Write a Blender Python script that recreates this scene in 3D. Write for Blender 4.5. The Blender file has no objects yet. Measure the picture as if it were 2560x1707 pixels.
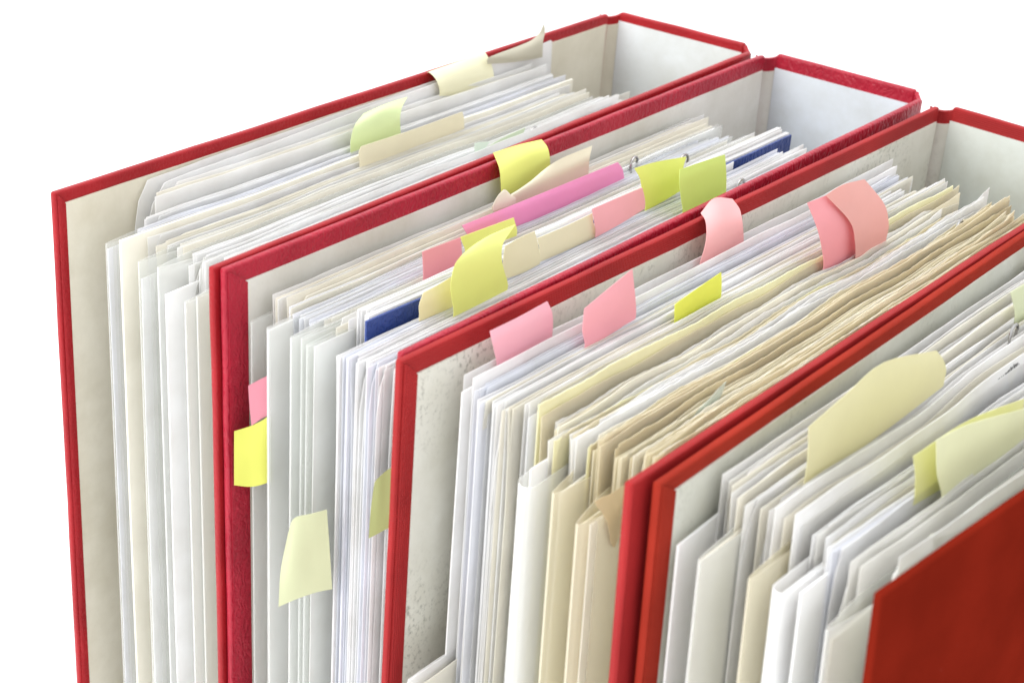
import bpy, bmesh, math, random
from mathutils import Vector, Matrix, noise

# ------------------------------------------------------------------ camera, world, light
scn = bpy.context.scene
MM = 0.001
cam_d = bpy.data.cameras.new('camera')
cam = bpy.data.objects.new('camera', cam_d)
scn.collection.objects.link(cam)
scn.camera = cam
RIGHT = Vector((0.7597474746, 0.6486435046, 0.0452258630))
DOWN = Vector((0.3221693584, -0.3151103026, -0.8926995025))
FWD = Vector((-0.5647925985, 0.6927965799, -0.4483773184))
rot = Matrix((RIGHT, -DOWN, -FWD)).transposed().to_4x4()
cam.matrix_world = Matrix.Translation((0.45551383, -0.29801767, 0.21137795)) @ rot
cam_d.sensor_width = 36.0
cam_d.lens = 63.216
cam_d.clip_start = 0.01
cam_d.clip_end = 50.0
cam_d.dof.use_dof = True
cam_d.dof.focus_distance = 0.56
cam_d.dof.aperture_fstop = 22.0

world = bpy.data.worlds.new('World')
scn.world = world
world.use_nodes = True
bg = world.node_tree.nodes['Background']
bg.inputs[0].default_value = (0.96, 0.98, 1.0, 1)
bg.inputs[1].default_value = 1.12

def area_lamp(name, loc, target, size, power, color):
    d = bpy.data.lights.new(name, 'AREA')
    d.shape = 'DISK'
    d.size = size
    d.energy = power
    d.color = color
    o = bpy.data.objects.new(name, d)
    scn.collection.objects.link(o)
    o.location = loc
    o.rotation_euler = (Vector(target) - Vector(loc)).to_track_quat('-Z', 'Y').to_euler()
    return o
area_lamp('softbox_key', (-0.30, -1.35, 0.65), (0.17, 0.10, -0.05), 0.9, 14.0, (1.0, 0.985, 0.96))
area_lamp('added_fill_overhead', (-0.5, 0.4, 1.7), (-0.3, 0.4, 0.0), 2.4, 18.0, (1.0, 1.0, 1.0))  # unseen fill lamp, added to wash the sweep white from above

vs = scn.view_settings
vs.view_transform = 'Standard'
vs.look = 'None'
vs.exposure = 0.4
vs.gamma = 1.0
vs.use_curve_mapping = False
scn.cycles.max_bounces = 16
scn.cycles.diffuse_bounces = 7
scn.cycles.glossy_bounces = 4
scn.cycles.transmission_bounces = 8
scn.cycles.transparent_max_bounces = 40
scn.cycles.use_denoising = True

# ------------------------------------------------------------------ materials
def srgb(c):
    return tuple(((v / 255) / 12.92 if v / 255 <= 0.04045 else ((v / 255 + 0.055) / 1.055) ** 2.4) for v in c[:3])

def new_mat(name):
    m = bpy.data.materials.new(name)
    m.use_nodes = True
    nt = m.node_tree
    for n in list(nt.nodes):
        nt.nodes.remove(n)
    out = nt.nodes.new('ShaderNodeOutputMaterial')
    return m, nt, out

def N(nt, kind, **kw):
    n = nt.nodes.new(kind)
    for k, v in kw.items():
        if k in n.inputs.keys() if isinstance(k, str) else False:
            n.inputs[k].default_value = v
        else:
            setattr(n, k, v)
    return n

def noise_tex(nt, vec, scale, detail=4, rough=0.55):
    n = nt.nodes.new('ShaderNodeTexNoise')
    n.inputs['Scale'].default_value = scale
    n.inputs['Detail'].default_value = detail
    n.inputs['Roughness'].default_value = rough
    if vec is not None:
        nt.links.new(vec, n.inputs['Vector'])
    return n

def ramp(nt, fac, stops):
    r = nt.nodes.new('ShaderNodeValToRGB')
    el = r.color_ramp.elements
    while len(el) < len(stops):
        el.new(0.5)
    for e, (p, c) in zip(el, stops):
        e.position = p
        e.color = c if len(c) == 4 else (*c, 1)
    nt.links.new(fac, r.inputs['Fac'])
    return r

def mixcol(nt, fac, a, b, mode='MIX'):
    m = nt.nodes.new('ShaderNodeMix')
    m.data_type = 'RGBA'
    m.blend_type = mode
    for sock, v in ((0, fac), (6, a), (7, b)):
        if isinstance(v, bpy.types.NodeSocket):
            nt.links.new(v, m.inputs[sock])
        elif sock == 0:
            m.inputs[0].default_value = v
        else:
            m.inputs[sock].default_value = (*v[:3], 1)
    return m.outputs[2]

def mapping(nt, vec, scale):
    m = nt.nodes.new('ShaderNodeMapping')
    m.inputs['Scale'].default_value = scale
    nt.links.new(vec, m.inputs['Vector'])
    return m.outputs[0]

def red_mat(name, base, style, rough=0.42, spec=0.4):
    """book cloth / leatherette in a given red; style sets the grain"""
    m, nt, out = new_mat(name)
    p = nt.nodes.new('ShaderNodeBsdfPrincipled')
    geo = nt.nodes.new('ShaderNodeNewGeometry')
    pos = geo.outputs['Position']
    big = noise_tex(nt, pos, 40, 5)
    col = mixcol(nt, ramp(nt, big.outputs[0], [(0.35, (0, 0, 0)), (0.7, (1, 1, 1))]).outputs[0],
                 tuple(v * 0.86 for v in base), tuple(min(1, v * 1.1) for v in base))
    # wear: tiny pale specks and scuffs
    sp = noise_tex(nt, pos, 900, 2)
    sm = ramp(nt, sp.outputs[0], [(0.775, (0, 0, 0)), (0.84, (0.6, 0.6, 0.6))])
    col = mixcol(nt, sm.outputs[0], col, tuple(min(1, v * 1.3 + 0.13) for v in base))
    nt.links.new(col, p.inputs['Base Color'])
    p.inputs['Roughness'].default_value = rough
    p.inputs['Specular IOR Level'].default_value = spec
    bump = nt.nodes.new('ShaderNodeBump')
    bump.inputs['Distance'].default_value = 0.0012
    if style == 'leather':
        v1 = nt.nodes.new('ShaderNodeTexVoronoi')
        v1.feature = 'SMOOTH_F1'
        w = noise_tex(nt, pos, 160, 3)
        add = nt.nodes.new('ShaderNodeVectorMath')
        add.operation = 'MULTIPLY_ADD'
        nt.links.new(w.outputs['Color'], add.inputs[0])
        add.inputs[1].default_value = (0.008, 0.008, 0.008)
        nt.links.new(pos, add.inputs[2])
        nt.links.new(mapping(nt, add.outputs[0], (1.0, 1.0, 0.45)), v1.inputs['Vector'])
        v1.inputs['Scale'].default_value = 760
        h = v1.outputs[0]
        bump.inputs['Strength'].default_value = 0.4
    elif style == 'weave':
        wv = nt.nodes.new('ShaderNodeTexWave')
        wv.wave_type = 'BANDS'
        wv.bands_direction = 'Z'
        wv.inputs['Scale'].default_value = 420
        wv.inputs['Distortion'].default_value = 1.0
        nt.links.new(pos, wv.inputs['Vector'])
        wv2 = nt.nodes.new('ShaderNodeTexWave')
        wv2.wave_type = 'BANDS'
        wv2.bands_direction = 'Y'
        wv2.inputs['Scale'].default_value = 420
        wv2.inputs['Distortion'].default_value = 1.0
        nt.links.new(pos, wv2.inputs['Vector'])
        ad = nt.nodes.new('ShaderNodeMath')
        ad.operation = 'ADD'
        nt.links.new(wv.outputs['Fac'], ad.inputs[0])
        nt.links.new(wv2.outputs['Fac'], ad.inputs[1])
        h = ad.outputs[0]
        bump.inputs['Strength'].default_value = 0.3
    else:
        h = noise_tex(nt, pos, 900, 3).outputs[0]
        bump.inputs['Strength'].default_value = 0.3
    nt.links.new(h, bump.inputs['Height'])
    nt.links.new(bump.outputs[0], p.inputs['Normal'])
    nt.links.new(p.outputs[0], out.inputs[0])
    return m

def lining_mat(name, base, speck=0.0, seed=0.0):
    """endpaper: off-white with faint blotches; speck > 0 adds the dark mould spots"""
    m, nt, out = new_mat(name)
    p = nt.nodes.new('ShaderNodeBsdfPrincipled')
    geo = nt.nodes.new('ShaderNodeNewGeometry')
    off = nt.nodes.new('ShaderNodeVectorMath')
    off.operation = 'ADD'
    off.inputs[1].default_value = (seed, seed, seed)
    nt.links.new(geo.outputs['Position'], off.inputs[0])
    pos = off.outputs[0]
    b = noise_tex(nt, pos, 25, 6, 0.65)
    col = mixcol(nt, ramp(nt, b.outputs[0], [(0.3, (0, 0, 0)), (0.75, (1, 1, 1))]).outputs[0],
                 (base[0] * 0.74, base[1] * 0.72, base[2] * 0.66), base)
    if speck > 0:
        clus = noise_tex(nt, mapping(nt, pos, (1, 1, 0.55)), 42, 3)
        fine = noise_tex(nt, mapping(nt, pos, (1, 1, 0.8)), 700, 5, 0.7)
        mul = nt.nodes.new('ShaderNodeMath')
        mul.operation = 'MULTIPLY'
        cr = ramp(nt, clus.outputs[0], [(0.42, (0, 0, 0)), (0.66, (1, 1, 1))])
        fr = ramp(nt, fine.outputs[0], [(0.52, (0, 0, 0)), (0.72, (1, 1, 1))])
        nt.links.new(cr.outputs[0], mul.inputs[0])
        nt.links.new(fr.outputs[0], mul.inputs[1])
        mul2 = nt.nodes.new('ShaderNodeMath')
        mul2.operation = 'MULTIPLY'
        nt.links.new(mul.outputs[0], mul2.inputs[0])
        mul2.inputs[1].default_value = speck
        col = mixcol(nt, mul2.outputs[0], col, (0.16, 0.16, 0.12))
    nt.links.new(col, p.inputs['Base Color'])
    p.inputs['Roughness'].default_value = 0.5
    p.inputs['Specular IOR Level'].default_value = 0.3
    nt.links.new(p.outputs[0], out.inputs[0])
    return m

def paper_mat(name, trans=0.45, rough=0.6, stain=0.035, bump_s=0.12):
    """paper whose colour is the object's own colour"""
    m, nt, out = new_mat(name)
    p = nt.nodes.new('ShaderNodeBsdfPrincipled')
    info = nt.nodes.new('ShaderNodeObjectInfo')
    geo = nt.nodes.new('ShaderNodeNewGeometry')
    pos = geo.outputs['Position']
    n1 = noise_tex(nt, pos, 55, 5, 0.6)
    f = ramp(nt, n1.outputs[0], [(0.3, (1 - stain * 2, 1 - stain * 2.2, 1 - stain * 2.6)), (0.65, (1, 1, 1))])
    col = mixcol(nt, 1.0, info.outputs['Color'], f.outputs[0], 'MULTIPLY')
    nt.links.new(col, p.inputs['Base Color'])
    p.inputs['Roughness'].default_value = rough
    p.inputs['Specular IOR Level'].default_value = 0.25
    bump = nt.nodes.new('ShaderNodeBump')
    bump.inputs['Strength'].default_value = bump_s
    bump.inputs['Distance'].default_value = 0.0008
    nt.links.new(noise_tex(nt, pos, 170, 4).outputs[0], bump.inputs['Height'])
    nt.links.new(bump.outputs[0], p.inputs['Normal'])
    t = nt.nodes.new('ShaderNodeBsdfTranslucent')
    nt.links.new(col, t.inputs[0])
    mx = nt.nodes.new('ShaderNodeMixShader')
    mx.inputs[0].default_value = trans
    nt.links.new(p.outputs[0], mx.inputs[1])
    nt.links.new(t.outputs[0], mx.inputs[2])
    nt.links.new(mx.outputs[0], out.inputs[0])
    return m

def sleeve_mat(name, opacity, tint=(0.91, 0.91, 0.905)):
    """milky polypropylene pocket"""
    m, nt, out = new_mat(name)
    p = nt.nodes.new('ShaderNodeBsdfPrincipled')
    p.inputs['Base Color'].default_value = (*tint, 1)
    p.inputs['Roughness'].default_value = 0.28
    p.inputs['Specular IOR Level'].default_value = 0.5
    geo = nt.nodes.new('ShaderNodeNewGeometry')
    bump = nt.nodes.new('ShaderNodeBump')
    bump.inputs['Strength'].default_value = 0.25
    bump.inputs['Distance'].default_value = 0.001
    nt.links.new(noise_tex(nt, geo.outputs['Position'], 60, 3).outputs[0], bump.inputs['Height'])
    nt.links.new(bump.outputs[0], p.inputs['Normal'])
    tr = nt.nodes.new('ShaderNodeBsdfTransparent')
    tr.inputs[0].default_value = (0.97, 0.975, 0.965, 1)
    fr = nt.nodes.new('ShaderNodeLayerWeight')
    fr.inputs[0].default_value = 0.35
    r = nt.nodes.new('ShaderNodeMapRange')
    nt.links.new(fr.outputs['Facing'], r.inputs[0])
    r.inputs[3].default_value = opacity
    r.inputs[4].default_value = min(1, opacity + 0.45)
    mx = nt.nodes.new('ShaderNodeMixShader')
    nt.links.new(r.outputs[0], mx.inputs[0])
    nt.links.new(tr.outputs[0], mx.inputs[1])
    nt.links.new(p.outputs[0], mx.inputs[2])
    nt.links.new(mx.outputs[0], out.inputs[0])
    return m

def simple_mat(name, base, rough=0.5, metal=0.0):
    m, nt, out = new_mat(name)
    p = nt.nodes.new('ShaderNodeBsdfPrincipled')
    geo = nt.nodes.new('ShaderNodeNewGeometry')
    n1 = noise_tex(nt, geo.outputs['Position'], 90, 4)
    col = mixcol(nt, n1.outputs[0], tuple(v * 0.92 for v in base), tuple(min(1, v * 1.06) for v in base))
    nt.links.new(col, p.inputs['Base Color'])
    p.inputs['Roughness'].default_value = rough
    p.inputs['Metallic'].default_value = metal
    nt.links.new(p.outputs[0], out.inputs[0])
    return m

M = {
    'red1': red_mat('cloth_red_scarlet', (0.33, 0.012, 0.017), 'fine', 0.38, 0.2),
    'red2': red_mat('leatherette_crimson', (0.36, 0.014, 0.032), 'leather', 0.36, 0.25),
    'red3': red_mat('cloth_red_brick', (0.34, 0.020, 0.021), 'weave', 0.5, 0.12),
    'red4': red_mat('cloth_red_orange', (0.31, 0.028, 0.016), 'weave', 0.6, 0.03),
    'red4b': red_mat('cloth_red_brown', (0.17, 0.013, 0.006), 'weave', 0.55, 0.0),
    'lin1': lining_mat('endpaper_beige', (0.80, 0.76, 0.65), 0.05),
    'lin2': lining_mat('endpaper_grey', (0.78, 0.765, 0.73), 0.12, 3.0),
    'lin3': lining_mat('endpaper_mouldy', (0.78, 0.775, 0.71), 1.0, 7.3),
    'lin4': lining_mat('endpaper_stained', (0.68, 0.69, 0.63), 0.5, 11.0),
    'lins1': lining_mat('spine_paper_ivory', (0.78, 0.82, 0.85), 0.0, 1.0),
    'lins2': lining_mat('spine_paper_white', (0.74, 0.80, 0.89), 0.0, 2.0),
    'lins3': lining_mat('spine_paper_greenish', (0.74, 0.79, 0.76), 0.0, 4.0),
    'lins4': lining_mat('spine_paper_pale', (0.78, 0.78, 0.74), 0.0, 5.0),
    'paper': paper_mat('paper'),
    'note': paper_mat('sticky_note_paper', 0.3, 0.65, 0.02, 0.05),
    'sleeve': sleeve_mat('clear_pocket', 0.10),
    'milky': sleeve_mat('milky_pocket', 0.22, (0.90, 0.90, 0.885)),
    'amber': sleeve_mat('aged_pocket', 0.20, (0.90, 0.84, 0.68)),
    'blue': red_mat('notebook_blue', (0.030, 0.060, 0.24), 'leather', 0.4),
    'wire': simple_mat('steel_wire', (0.42, 0.41, 0.40), 0.22, 1.0),
    'ink': simple_mat('black_ink', (0.02, 0.02, 0.025), 0.6),
    'white': simple_mat('white_sweep', (0.93, 0.93, 0.93), 0.7),
}

# ------------------------------------------------------------------ mesh helpers (all lengths in mm)
COL = scn.collection

def link(name, me, mat, parent=None, smooth=True):
    o = bpy.data.objects.new(name, me)
    COL.objects.link(o)
    if mat is not None and not me.materials:
        me.materials.append(mat)
    if smooth:
        for p in me.polygons:
            p.use_smooth = True
    o.parent = parent
    return o

def tag(o, label, cat, group=None):
    o['label'] = label
    o['category'] = cat
    if group:
        o['group'] = group
    return o

def from_py(name, verts, faces):
    me = bpy.data.meshes.new(name)
    me.from_pydata([(v[0] * MM, v[1] * MM, v[2] * MM) for v in verts], [], faces)
    me.update()
    return me

def fix_normals(me, sharp=math.radians(40)):
    bm = bmesh.new()
    bm.from_mesh(me)
    bmesh.ops.recalc_face_normals(bm, faces=bm.faces)
    for e in bm.edges:
        if len(e.link_faces) == 2 and e.calc_face_angle(0) > sharp:
            e.smooth = False
    bm.to_mesh(me)
    bm.free()

def grid_solid(name, front, thick):
    """closed thin solid from a grid of points front[row][col]; thickened along its own normals"""
    nr, nc = len(front), len(front[0])
    P = [[Vector(p) for p in r] for r in front]
    nrm = []
    for i in range(nr):
        row = []
        for j in range(nc):
            a = P[i][min(j + 1, nc - 1)] - P[i][max(j - 1, 0)]
            b = P[min(i + 1, nr - 1)][j] - P[max(i - 1, 0)][j]
            n = a.cross(b)
            row.append(n.normalized() if n.length > 1e-9 else Vector((1, 0, 0)))
        nrm.append(row)
    V, F = [], []
    for s in (0.5, -0.5):
        for i in range(nr):
            for j in range(nc):
                V.append(P[i][j] + nrm[i][j] * thick * s)
    off = nr * nc
    ix = lambda i, j, k: k * off + i * nc + j
    for i in range(nr - 1):
        for j in range(nc - 1):
            F.append((ix(i, j, 0), ix(i, j + 1, 0), ix(i + 1, j + 1, 0), ix(i + 1, j, 0)))
            F.append((ix(i, j, 1), ix(i + 1, j, 1), ix(i + 1, j + 1, 1), ix(i, j + 1, 1)))
    for j in range(nc - 1):
        F.append((ix(0, j, 0), ix(0, j, 1), ix(0, j + 1, 1), ix(0, j + 1, 0)))
        F.append((ix(nr - 1, j, 0), ix(nr - 1, j + 1, 0), ix(nr - 1, j + 1, 1), ix(nr - 1, j, 1)))
    for i in range(nr - 1):
        F.append((ix(i, 0, 0), ix(i + 1, 0, 0), ix(i + 1, 0, 1), ix(i, 0, 1)))
        F.append((ix(i, nc - 1, 0), ix(i, nc - 1, 1), ix(i + 1, nc - 1, 1), ix(i + 1, nc - 1, 0)))
    me = from_py(name, V, F)
    fix_normals(me)
    return me

def nz(x, y, z=0.0):
    return noise.noise(Vector((x, y, z)))

# ------------------------------------------------------------------ binder frame
H = 318.0
BOARD = 2.4
# cover: x, y of the front top corner, angle to the depth axis (deg), depth, sideways lean at the bottom
COVERS = {
    '1L': (24.0, 4.7, -0.99, 282.1, -10.5), '1R': (98.6, 3.0, -1.99, 286.0, -4.6),
    '2L': (101.6, 4.6, -1.39, 285.0, -5.1), '2R': (171.8, 3.0, -1.45, 286.0, -10.2),
    '3L': (174.5, -0.4, -0.32, 286.8, -10.2), '3R': (253.2, -7.0, -1.52, 284.9, 1.2),
    '4L': (257.8, -2.4, -2.06, 285.0, -0.3), '4R': (317.7, -5.6, 3.26, 284.9, 8.0),
}
SPINES = {   # inner hinge end, spine start, spine end, outer hinge end
    '1': ((19.1, 286.8), (22.7, 293.0), (82.9, 295.3), (88.7, 289.0)),
    '2': ((94.7, 289.6), (99.3, 294.4), (159.5, 296.0), (164.6, 289.0)),
    '3': ((172.9, 286.4), (178.8, 289.5), (239.8, 287.6), (245.6, 277.8)),
    '4': ((247.6, 282.4), (251.7, 288.5), (328.0, 287.0), (333.9, 278.9)),
}
INSET = {'1': (3.9, 2.4), '2': (5.8, 6.8), '3': (5.4, 4.6), '4': (3.9, 5.0)}   # turn-in width: top, front

def cover_x(c, y, z=0.0):
    x, y0, th, L, lean = COVERS[c]
    return x + math.tan(math.radians(th)) * (y - y0) + lean * (-z / H)

def inner(b, y, z=0.0):
    return cover_x(b + 'L', y, z) + BOARD + 0.3, cover_x(b + 'R', y, z) - 0.3

def cpt(c, t, a, z):
    x, y0, th, L, lean = COVERS[c]
    r = math.radians(th)
    return (x + math.sin(r) * a + math.cos(r) * t + lean * (-z / H), y0 + math.cos(r) * a - math.sin(r) * t, z)

def slab(name, mapf, tx, ay, hz, bev, cuts=18, wob=0.12, seed=0.0):
    """board with rounded edges: t in 0..tx, a in 0..ay, h in -hz..0, placed by mapf(t, a, z)"""
    bm = bmesh.new()
    bmesh.ops.create_cube(bm, size=1.0)
    for v in bm.verts:
        v.co = Vector(((v.co.x + 0.5) * tx, (v.co.y + 0.5) * ay, (v.co.z - 0.5) * hz))
    bmesh.ops.bevel(bm, geom=list(bm.edges), offset=bev, segments=3, profile=0.6, affect='EDGES')
    for k in range(1, cuts):
        for co, no in (((0, ay * k / cuts, 0), (0, 1, 0)), ((0, 0, -hz * k / cuts), (0, 0, 1))):
            bmesh.ops.bisect_plane(bm, geom=list(bm.verts) + list(bm.edges) + list(bm.faces), plane_co=co, plane_no=no)
    for v in bm.verts:
        t, a, z = v.co
        dz = nz(a * 0.05, seed, z * 0.01) * wob * 2
        dt = nz(a * 0.03, z * 0.03, seed + 5) * wob * 3
        da = nz(seed + 9, z * 0.05, 0) * wob * 2
        v.co = Vector(mapf(t + dt, a + da, min(0.3, z + dz) if z > -hz + 5 else z)) * MM
    bmesh.ops.recalc_face_normals(bm, faces=bm.faces)
    me = bpy.data.meshes.new(name)
    bm.to_mesh(me)
    bm.free()
    return me

def strip(pts, z0s, z1, mid=()):
    """grid of points: columns along pts (x, y), rows from z0s (per column) down to z1"""
    return pts, z0s, z1

def build_binder(b, label, zlift=0.0):
    root = bpy.data.objects.new('ring_binder', None)
    COL.objects.link(root)
    root.empty_display_size = 0.05
    tag(root, label, 'binder', 'red binders standing in a row')
    x0 = cover_x(b + 'L', 140, -H)
    x1 = cover_x(b + 'R', 140, -H)
    root.location = ((x0 + x1) / 2 * MM, 0.140, -H * MM)
    inv = Matrix.Translation(root.location).inverted()
    red = M['red' + b]
    lin = M['lin' + b]
    top, fr = INSET[b]

    def part(name, me, mat, parent=root):
        o = link(name, me, mat, parent)
        if parent is root:
            o.matrix_parent_inverse = inv
        else:
            o.matrix_parent_inverse = Matrix.Identity(4)
        return o
    for k, side in enumerate('LR'):
        c = b + side
        L = COVERS[c][3]
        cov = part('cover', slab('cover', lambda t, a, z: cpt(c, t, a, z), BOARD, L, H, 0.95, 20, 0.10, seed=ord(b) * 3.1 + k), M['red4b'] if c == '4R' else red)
        ti = BOARD if side == 'L' else 0.0
        sg = 1 if side == 'L' else -1
        # front turn-in: a proud cloth strip with a mitred top end
        g = []
        for j in range(5):
            a = 1.0 + (fr + 1.2 - 1.0) * j / 4
            ztop = -0.9 - (top - 0.6) * (j / 4) ** 1.2
            g.append([cpt(c, ti + sg * (0.05 + 0.40 * min(1, j)), a, ztop + (-(H - 3) - ztop) * (i / 24) ** 1.3) for i in range(25)])
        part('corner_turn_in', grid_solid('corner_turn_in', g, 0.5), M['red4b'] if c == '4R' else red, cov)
        # endpaper
        g = []
        for i in range(13):
            a = fr + (L - 1.5 - fr) * i / 12
            g.append([cpt(c, ti + sg * 0.30, a, -top + nz(a * 0.08, 3.3, ord(b)) * 0.35 + (-(H - 5) + top) * (j / 10) ** 1.5) for j in range(11)])
        part('endpaper', grid_solid('endpaper', g, 0.5), lin, cov)
    (h0, s0, s1, h1) = SPINES[b]
    leanL, leanR = COVERS[b + 'L'][4], COVERS[b + 'R'][4]
    xl, xr = h0[0], h1[0]

    def lx(x, z):
        f = (x - xl) / (xr - xl)
        return x + (leanL + (leanR - leanL) * f) * (-z / H)
    d = Vector((s1[0] - s0[0], s1[1] - s0[1], 0))
    W = d.length
    d.normalize()
    n = Vector((-d.y, d.x, 0))

    def smap(t, a, z):
        q = Vector((s0[0], s0[1], 0)) + d * a + n * t
        return (lx(q.x, z), q.y, z)
    sp = part('spine', slab('spine', smap, BOARD, W, H, 0.95, 14, 0.12, seed=ord(b) * 1.7), red)
    g = []
    for i in range(9):
        a = 0.2 + (W - 0.4) * i / 8
        g.append([smap(-0.3, a, -top + 0.3 + (-(H - 5) + top) * (j / 8) ** 1.5) for j in range(9)])
    part('endpaper', grid_solid('endpaper', g, 0.5), M['lins' + b], sp)
    # hinges: a sunk cloth joint either side of the spine, papered inside
    for (p, q, tin) in ((h0, s0, 1), (s1, h1, 1)):
        P, Q = Vector((p[0], p[1], 0)), Vector((q[0], q[1], 0))
        e = (Q - P)
        w = e.length
        e.normalize()
        m = Vector((-e.y, e.x, 0))
        nn = 9
        for nm, depth, zt, th, mt in (('hinge', 0.9, 0.0, 1.7, red), ('hinge_paper', -0.2, -top + 0.1, 0.5, lin)):
            g = []
            for i in range(nn):
                f = i / (nn - 1)
                bow = math.sin(math.pi * f)
                q2 = P + e * (-1.1 + (w + 2.2) * f) + m * (depth + 0.7 * bow)
                dip = 1.5 * bow ** 0.7 if nm == 'hinge' else 1.0 * bow
                g.append([(lx(q2.x, z), q2.y, z) for z in [zt - 0.7 - dip + (-(H - 3) - zt) * (j / 12) ** 1.6 for j in range(13)]])
            part(nm, grid_solid(nm, g, th), mt)
    return root

# ------------------------------------------------------------------ the sweep they stand on
me = from_py('tabletop', [(-4000, -700, -H - 0.2), (1400, -700, -H - 0.2), (1400, 6000, -H - 0.2), (-4000, 6000, -H - 0.2)], [(0, 1, 2, 3)])
table = link('tabletop', me, M['white'], smooth=False)
table['kind'] = 'structure'

build_binder('1', 'rearmost red binder, first from the left, with plastic sleeves and white papers')
build_binder('2', 'crimson leatherette binder holding the blue notebook and many yellow notes')
build_binder('3', 'red binder packed with yellowed beige papers and pink notes')
build_binder('4', 'orange red binder nearest the camera with its broad outer cover showing')

# ------------------------------------------------------------------ sheets
ZENV = {
    '1': [(27, -5), (37, -7), (43, -11.5), (52, -12.6), (76, -12.6), (84, -8), (97, -7)],
    '2': [(104, -10), (114, -10), (121, -12.5), (127, -13.6), (131, -12.6), (141, -9), (146, -12.0), (149, -11.2), (157, -10.8), (172, -10.5)],
    '3': [(177, -9.5), (188, -9.5), (201, -9.8), (215, -11), (235, -9), (252, -8)],
    '4': [(261, -7), (276, -9.5), (290, -9), (300, -10.5), (316, -8)],
}
YENV = {
    '1': [(27, 30), (36, 30), (40, 14), (57, 12), (75, 9), (84, 10), (87, 18), (97, 20)],
    '2': [(104, 10), (113, 8), (138, 8.5), (140, 22), (144.9, 22), (145.2, 2.5), (152, 5), (171, 8)],
    '3': [(177, 18), (187, 14), (198, 10), (204, 15), (214, 18), (218, 12), (235, 15), (252, 14)],
    '4': [(261, 18), (266, 17), (281, 16), (290, 15), (304, 12), (312, 16), (317, 16)],
}
WAVE = {'1': 0.9, '2': 0.7, '3': 1.2, '4': 1.2}

def env(tab, x):
    for (a, va), (c, vc) in zip(tab, tab[1:]):
        if x <= c:
            f = max(0.0, (x - a) / (c - a))
            return va + (vc - va) * f
    return tab[-1][1]

def sx(b, x, y, z, yref=12.0):
    """carry a leaf that stands at x (at y = yref, top) back to depth y and down to z, keeping its share of the stack"""
    l0, r0 = inner(b, yref)
    f = (x - l0) / (r0 - l0)
    l1, r1 = inner(b, y, z)
    w = WAVE[b] * math.sin(math.pi * min(1, max(0, f)))
    fld = nz(y * 0.014, f * 1.6, ord(b)) * 2.2 * w + nz(y * 0.04, f * 4.0, ord(b) + 4.0) * 0.7 * w
    fade = min(1.0, 0.35 + max(0.0, y) / 60.0)
    v = l1 + f * (r1 - l1) + fld * fade
    return min(max(v, l1 + 0.3), r1 - 0.3)

ROWS = (0.0, 0.006, 0.02, 0.05, 0.10, 0.18, 0.32, 0.55, 0.8, 1.0)

def ribbon(name, b, path, ztop, height, thick, seed, jit=0.15, corner=0.0, flare=0.0):
    """upright leaf along path [(x, y)]; ztop(k) top height at point k"""
    n = len(path)
    g = []
    y0 = path[0][1]
    for k, (x, y) in enumerate(path):
        zt = ztop(k)
        colm = []
        for v in ROWS:
            z = zt - height * v
            xx = sx(b, x, y, z) + nz(y * 0.03, v * 3.0, seed) * jit + flare * max(0.0, 1 - v * 9) ** 2
            yy = y
            if corner and k < 3 and v < 0.03:
                yy = y + corner * (1 - v / 0.03) * (1 - k / 3)
            if k == 0:
                yy += nz(seed, v * 4.0, 1.7) * 0.5
            colm.append((xx, yy, z))
        g.append(colm)
    return grid_solid(name, g, thick)

def flat_path(x, yf, yb, n):
    return [(x, yf + (yb - yf) * (k / (n - 1)) ** 1.15) for k in range(n)]

def leaf_z(zf, zb, n, seed, rag=0.25, teeth=0.0, end=0.0, slope_at=0.0):
    def f(k):
        t = k / (n - 1)
        z = zf + (zb - zf) * t + nz(t * 7.0, seed, 2.2) * rag * 2 + nz(t * 31.0, seed, 8.1) * rag * 0.7
        if teeth:
            z += teeth * (0.5 + 0.5 * nz(t * 55, seed, 3.0)) * (1 if k % 3 == 0 else 0)
        if end and k >= n - 4:
            z += end * ((k - n + 5) / 4.0)
        return z
    return f

SHEET_LABELS = {
    '1l': ('plain paper between the leftmost red cover and the cream card divider', 'papers left of the cream divider'),
    '1r': ('plain paper between the cream card divider and the second red binder', 'papers right of the cream divider'),
    '2l': ('plain white paper between the crimson cover and the blue notebook', 'papers left of the blue notebook'),
    '2r': ('plain white paper packed between the blue notebook and the third red binder', 'papers right of the blue notebook'),
    '3w': ('white paper filed in the third binder left of the yellow edged sheet', 'white papers in the third binder'),
    '3b': ('yellowed paper with a worn edge in the third binder, right of the yellow edged sheet', 'yellowed papers in the third binder'),
    '4l': ('plain white paper between the orange red cover and the large cream note', 'papers left of the large cream note'),
    '4m': ('plain white paper between the large cream note and the yellow note of the nearest binder', 'papers between the cream and yellow notes'),
    '4r': ('plain paper between the crumpled pale green note and the outermost red cover', 'papers beside the outermost cover'),
}
RND = random.Random(41)

def sheet(b, x, yf, zf, zb=None, yb=None, color=(0.925, 0.925, 0.925), thick=0.2, label=None, group=None, mat='paper',
          name='paper_sheet', cat='paper', teeth=0.0, end=0.0, rag=0.25, corner=0.0, height=297.0, jit=0.18, flare=0.0, n=None):
    seed = RND.uniform(0, 90)
    yb = yf + RND.uniform(212, 232) if yb is None else yb
    zb = zf + RND.uniform(-1.0, 1.0) if zb is None else zb
    n = n or (120 if teeth else 34)
    me = ribbon(name, b, flat_path(x, yf, yb, n), leaf_z(zf, zb, n, seed, rag, teeth, end), height, thick, seed, jit, corner, flare)
    o = link(name, me, M[mat])
    o.color = (*color, 1)
    tag(o, label, cat, group)
    return o

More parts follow.
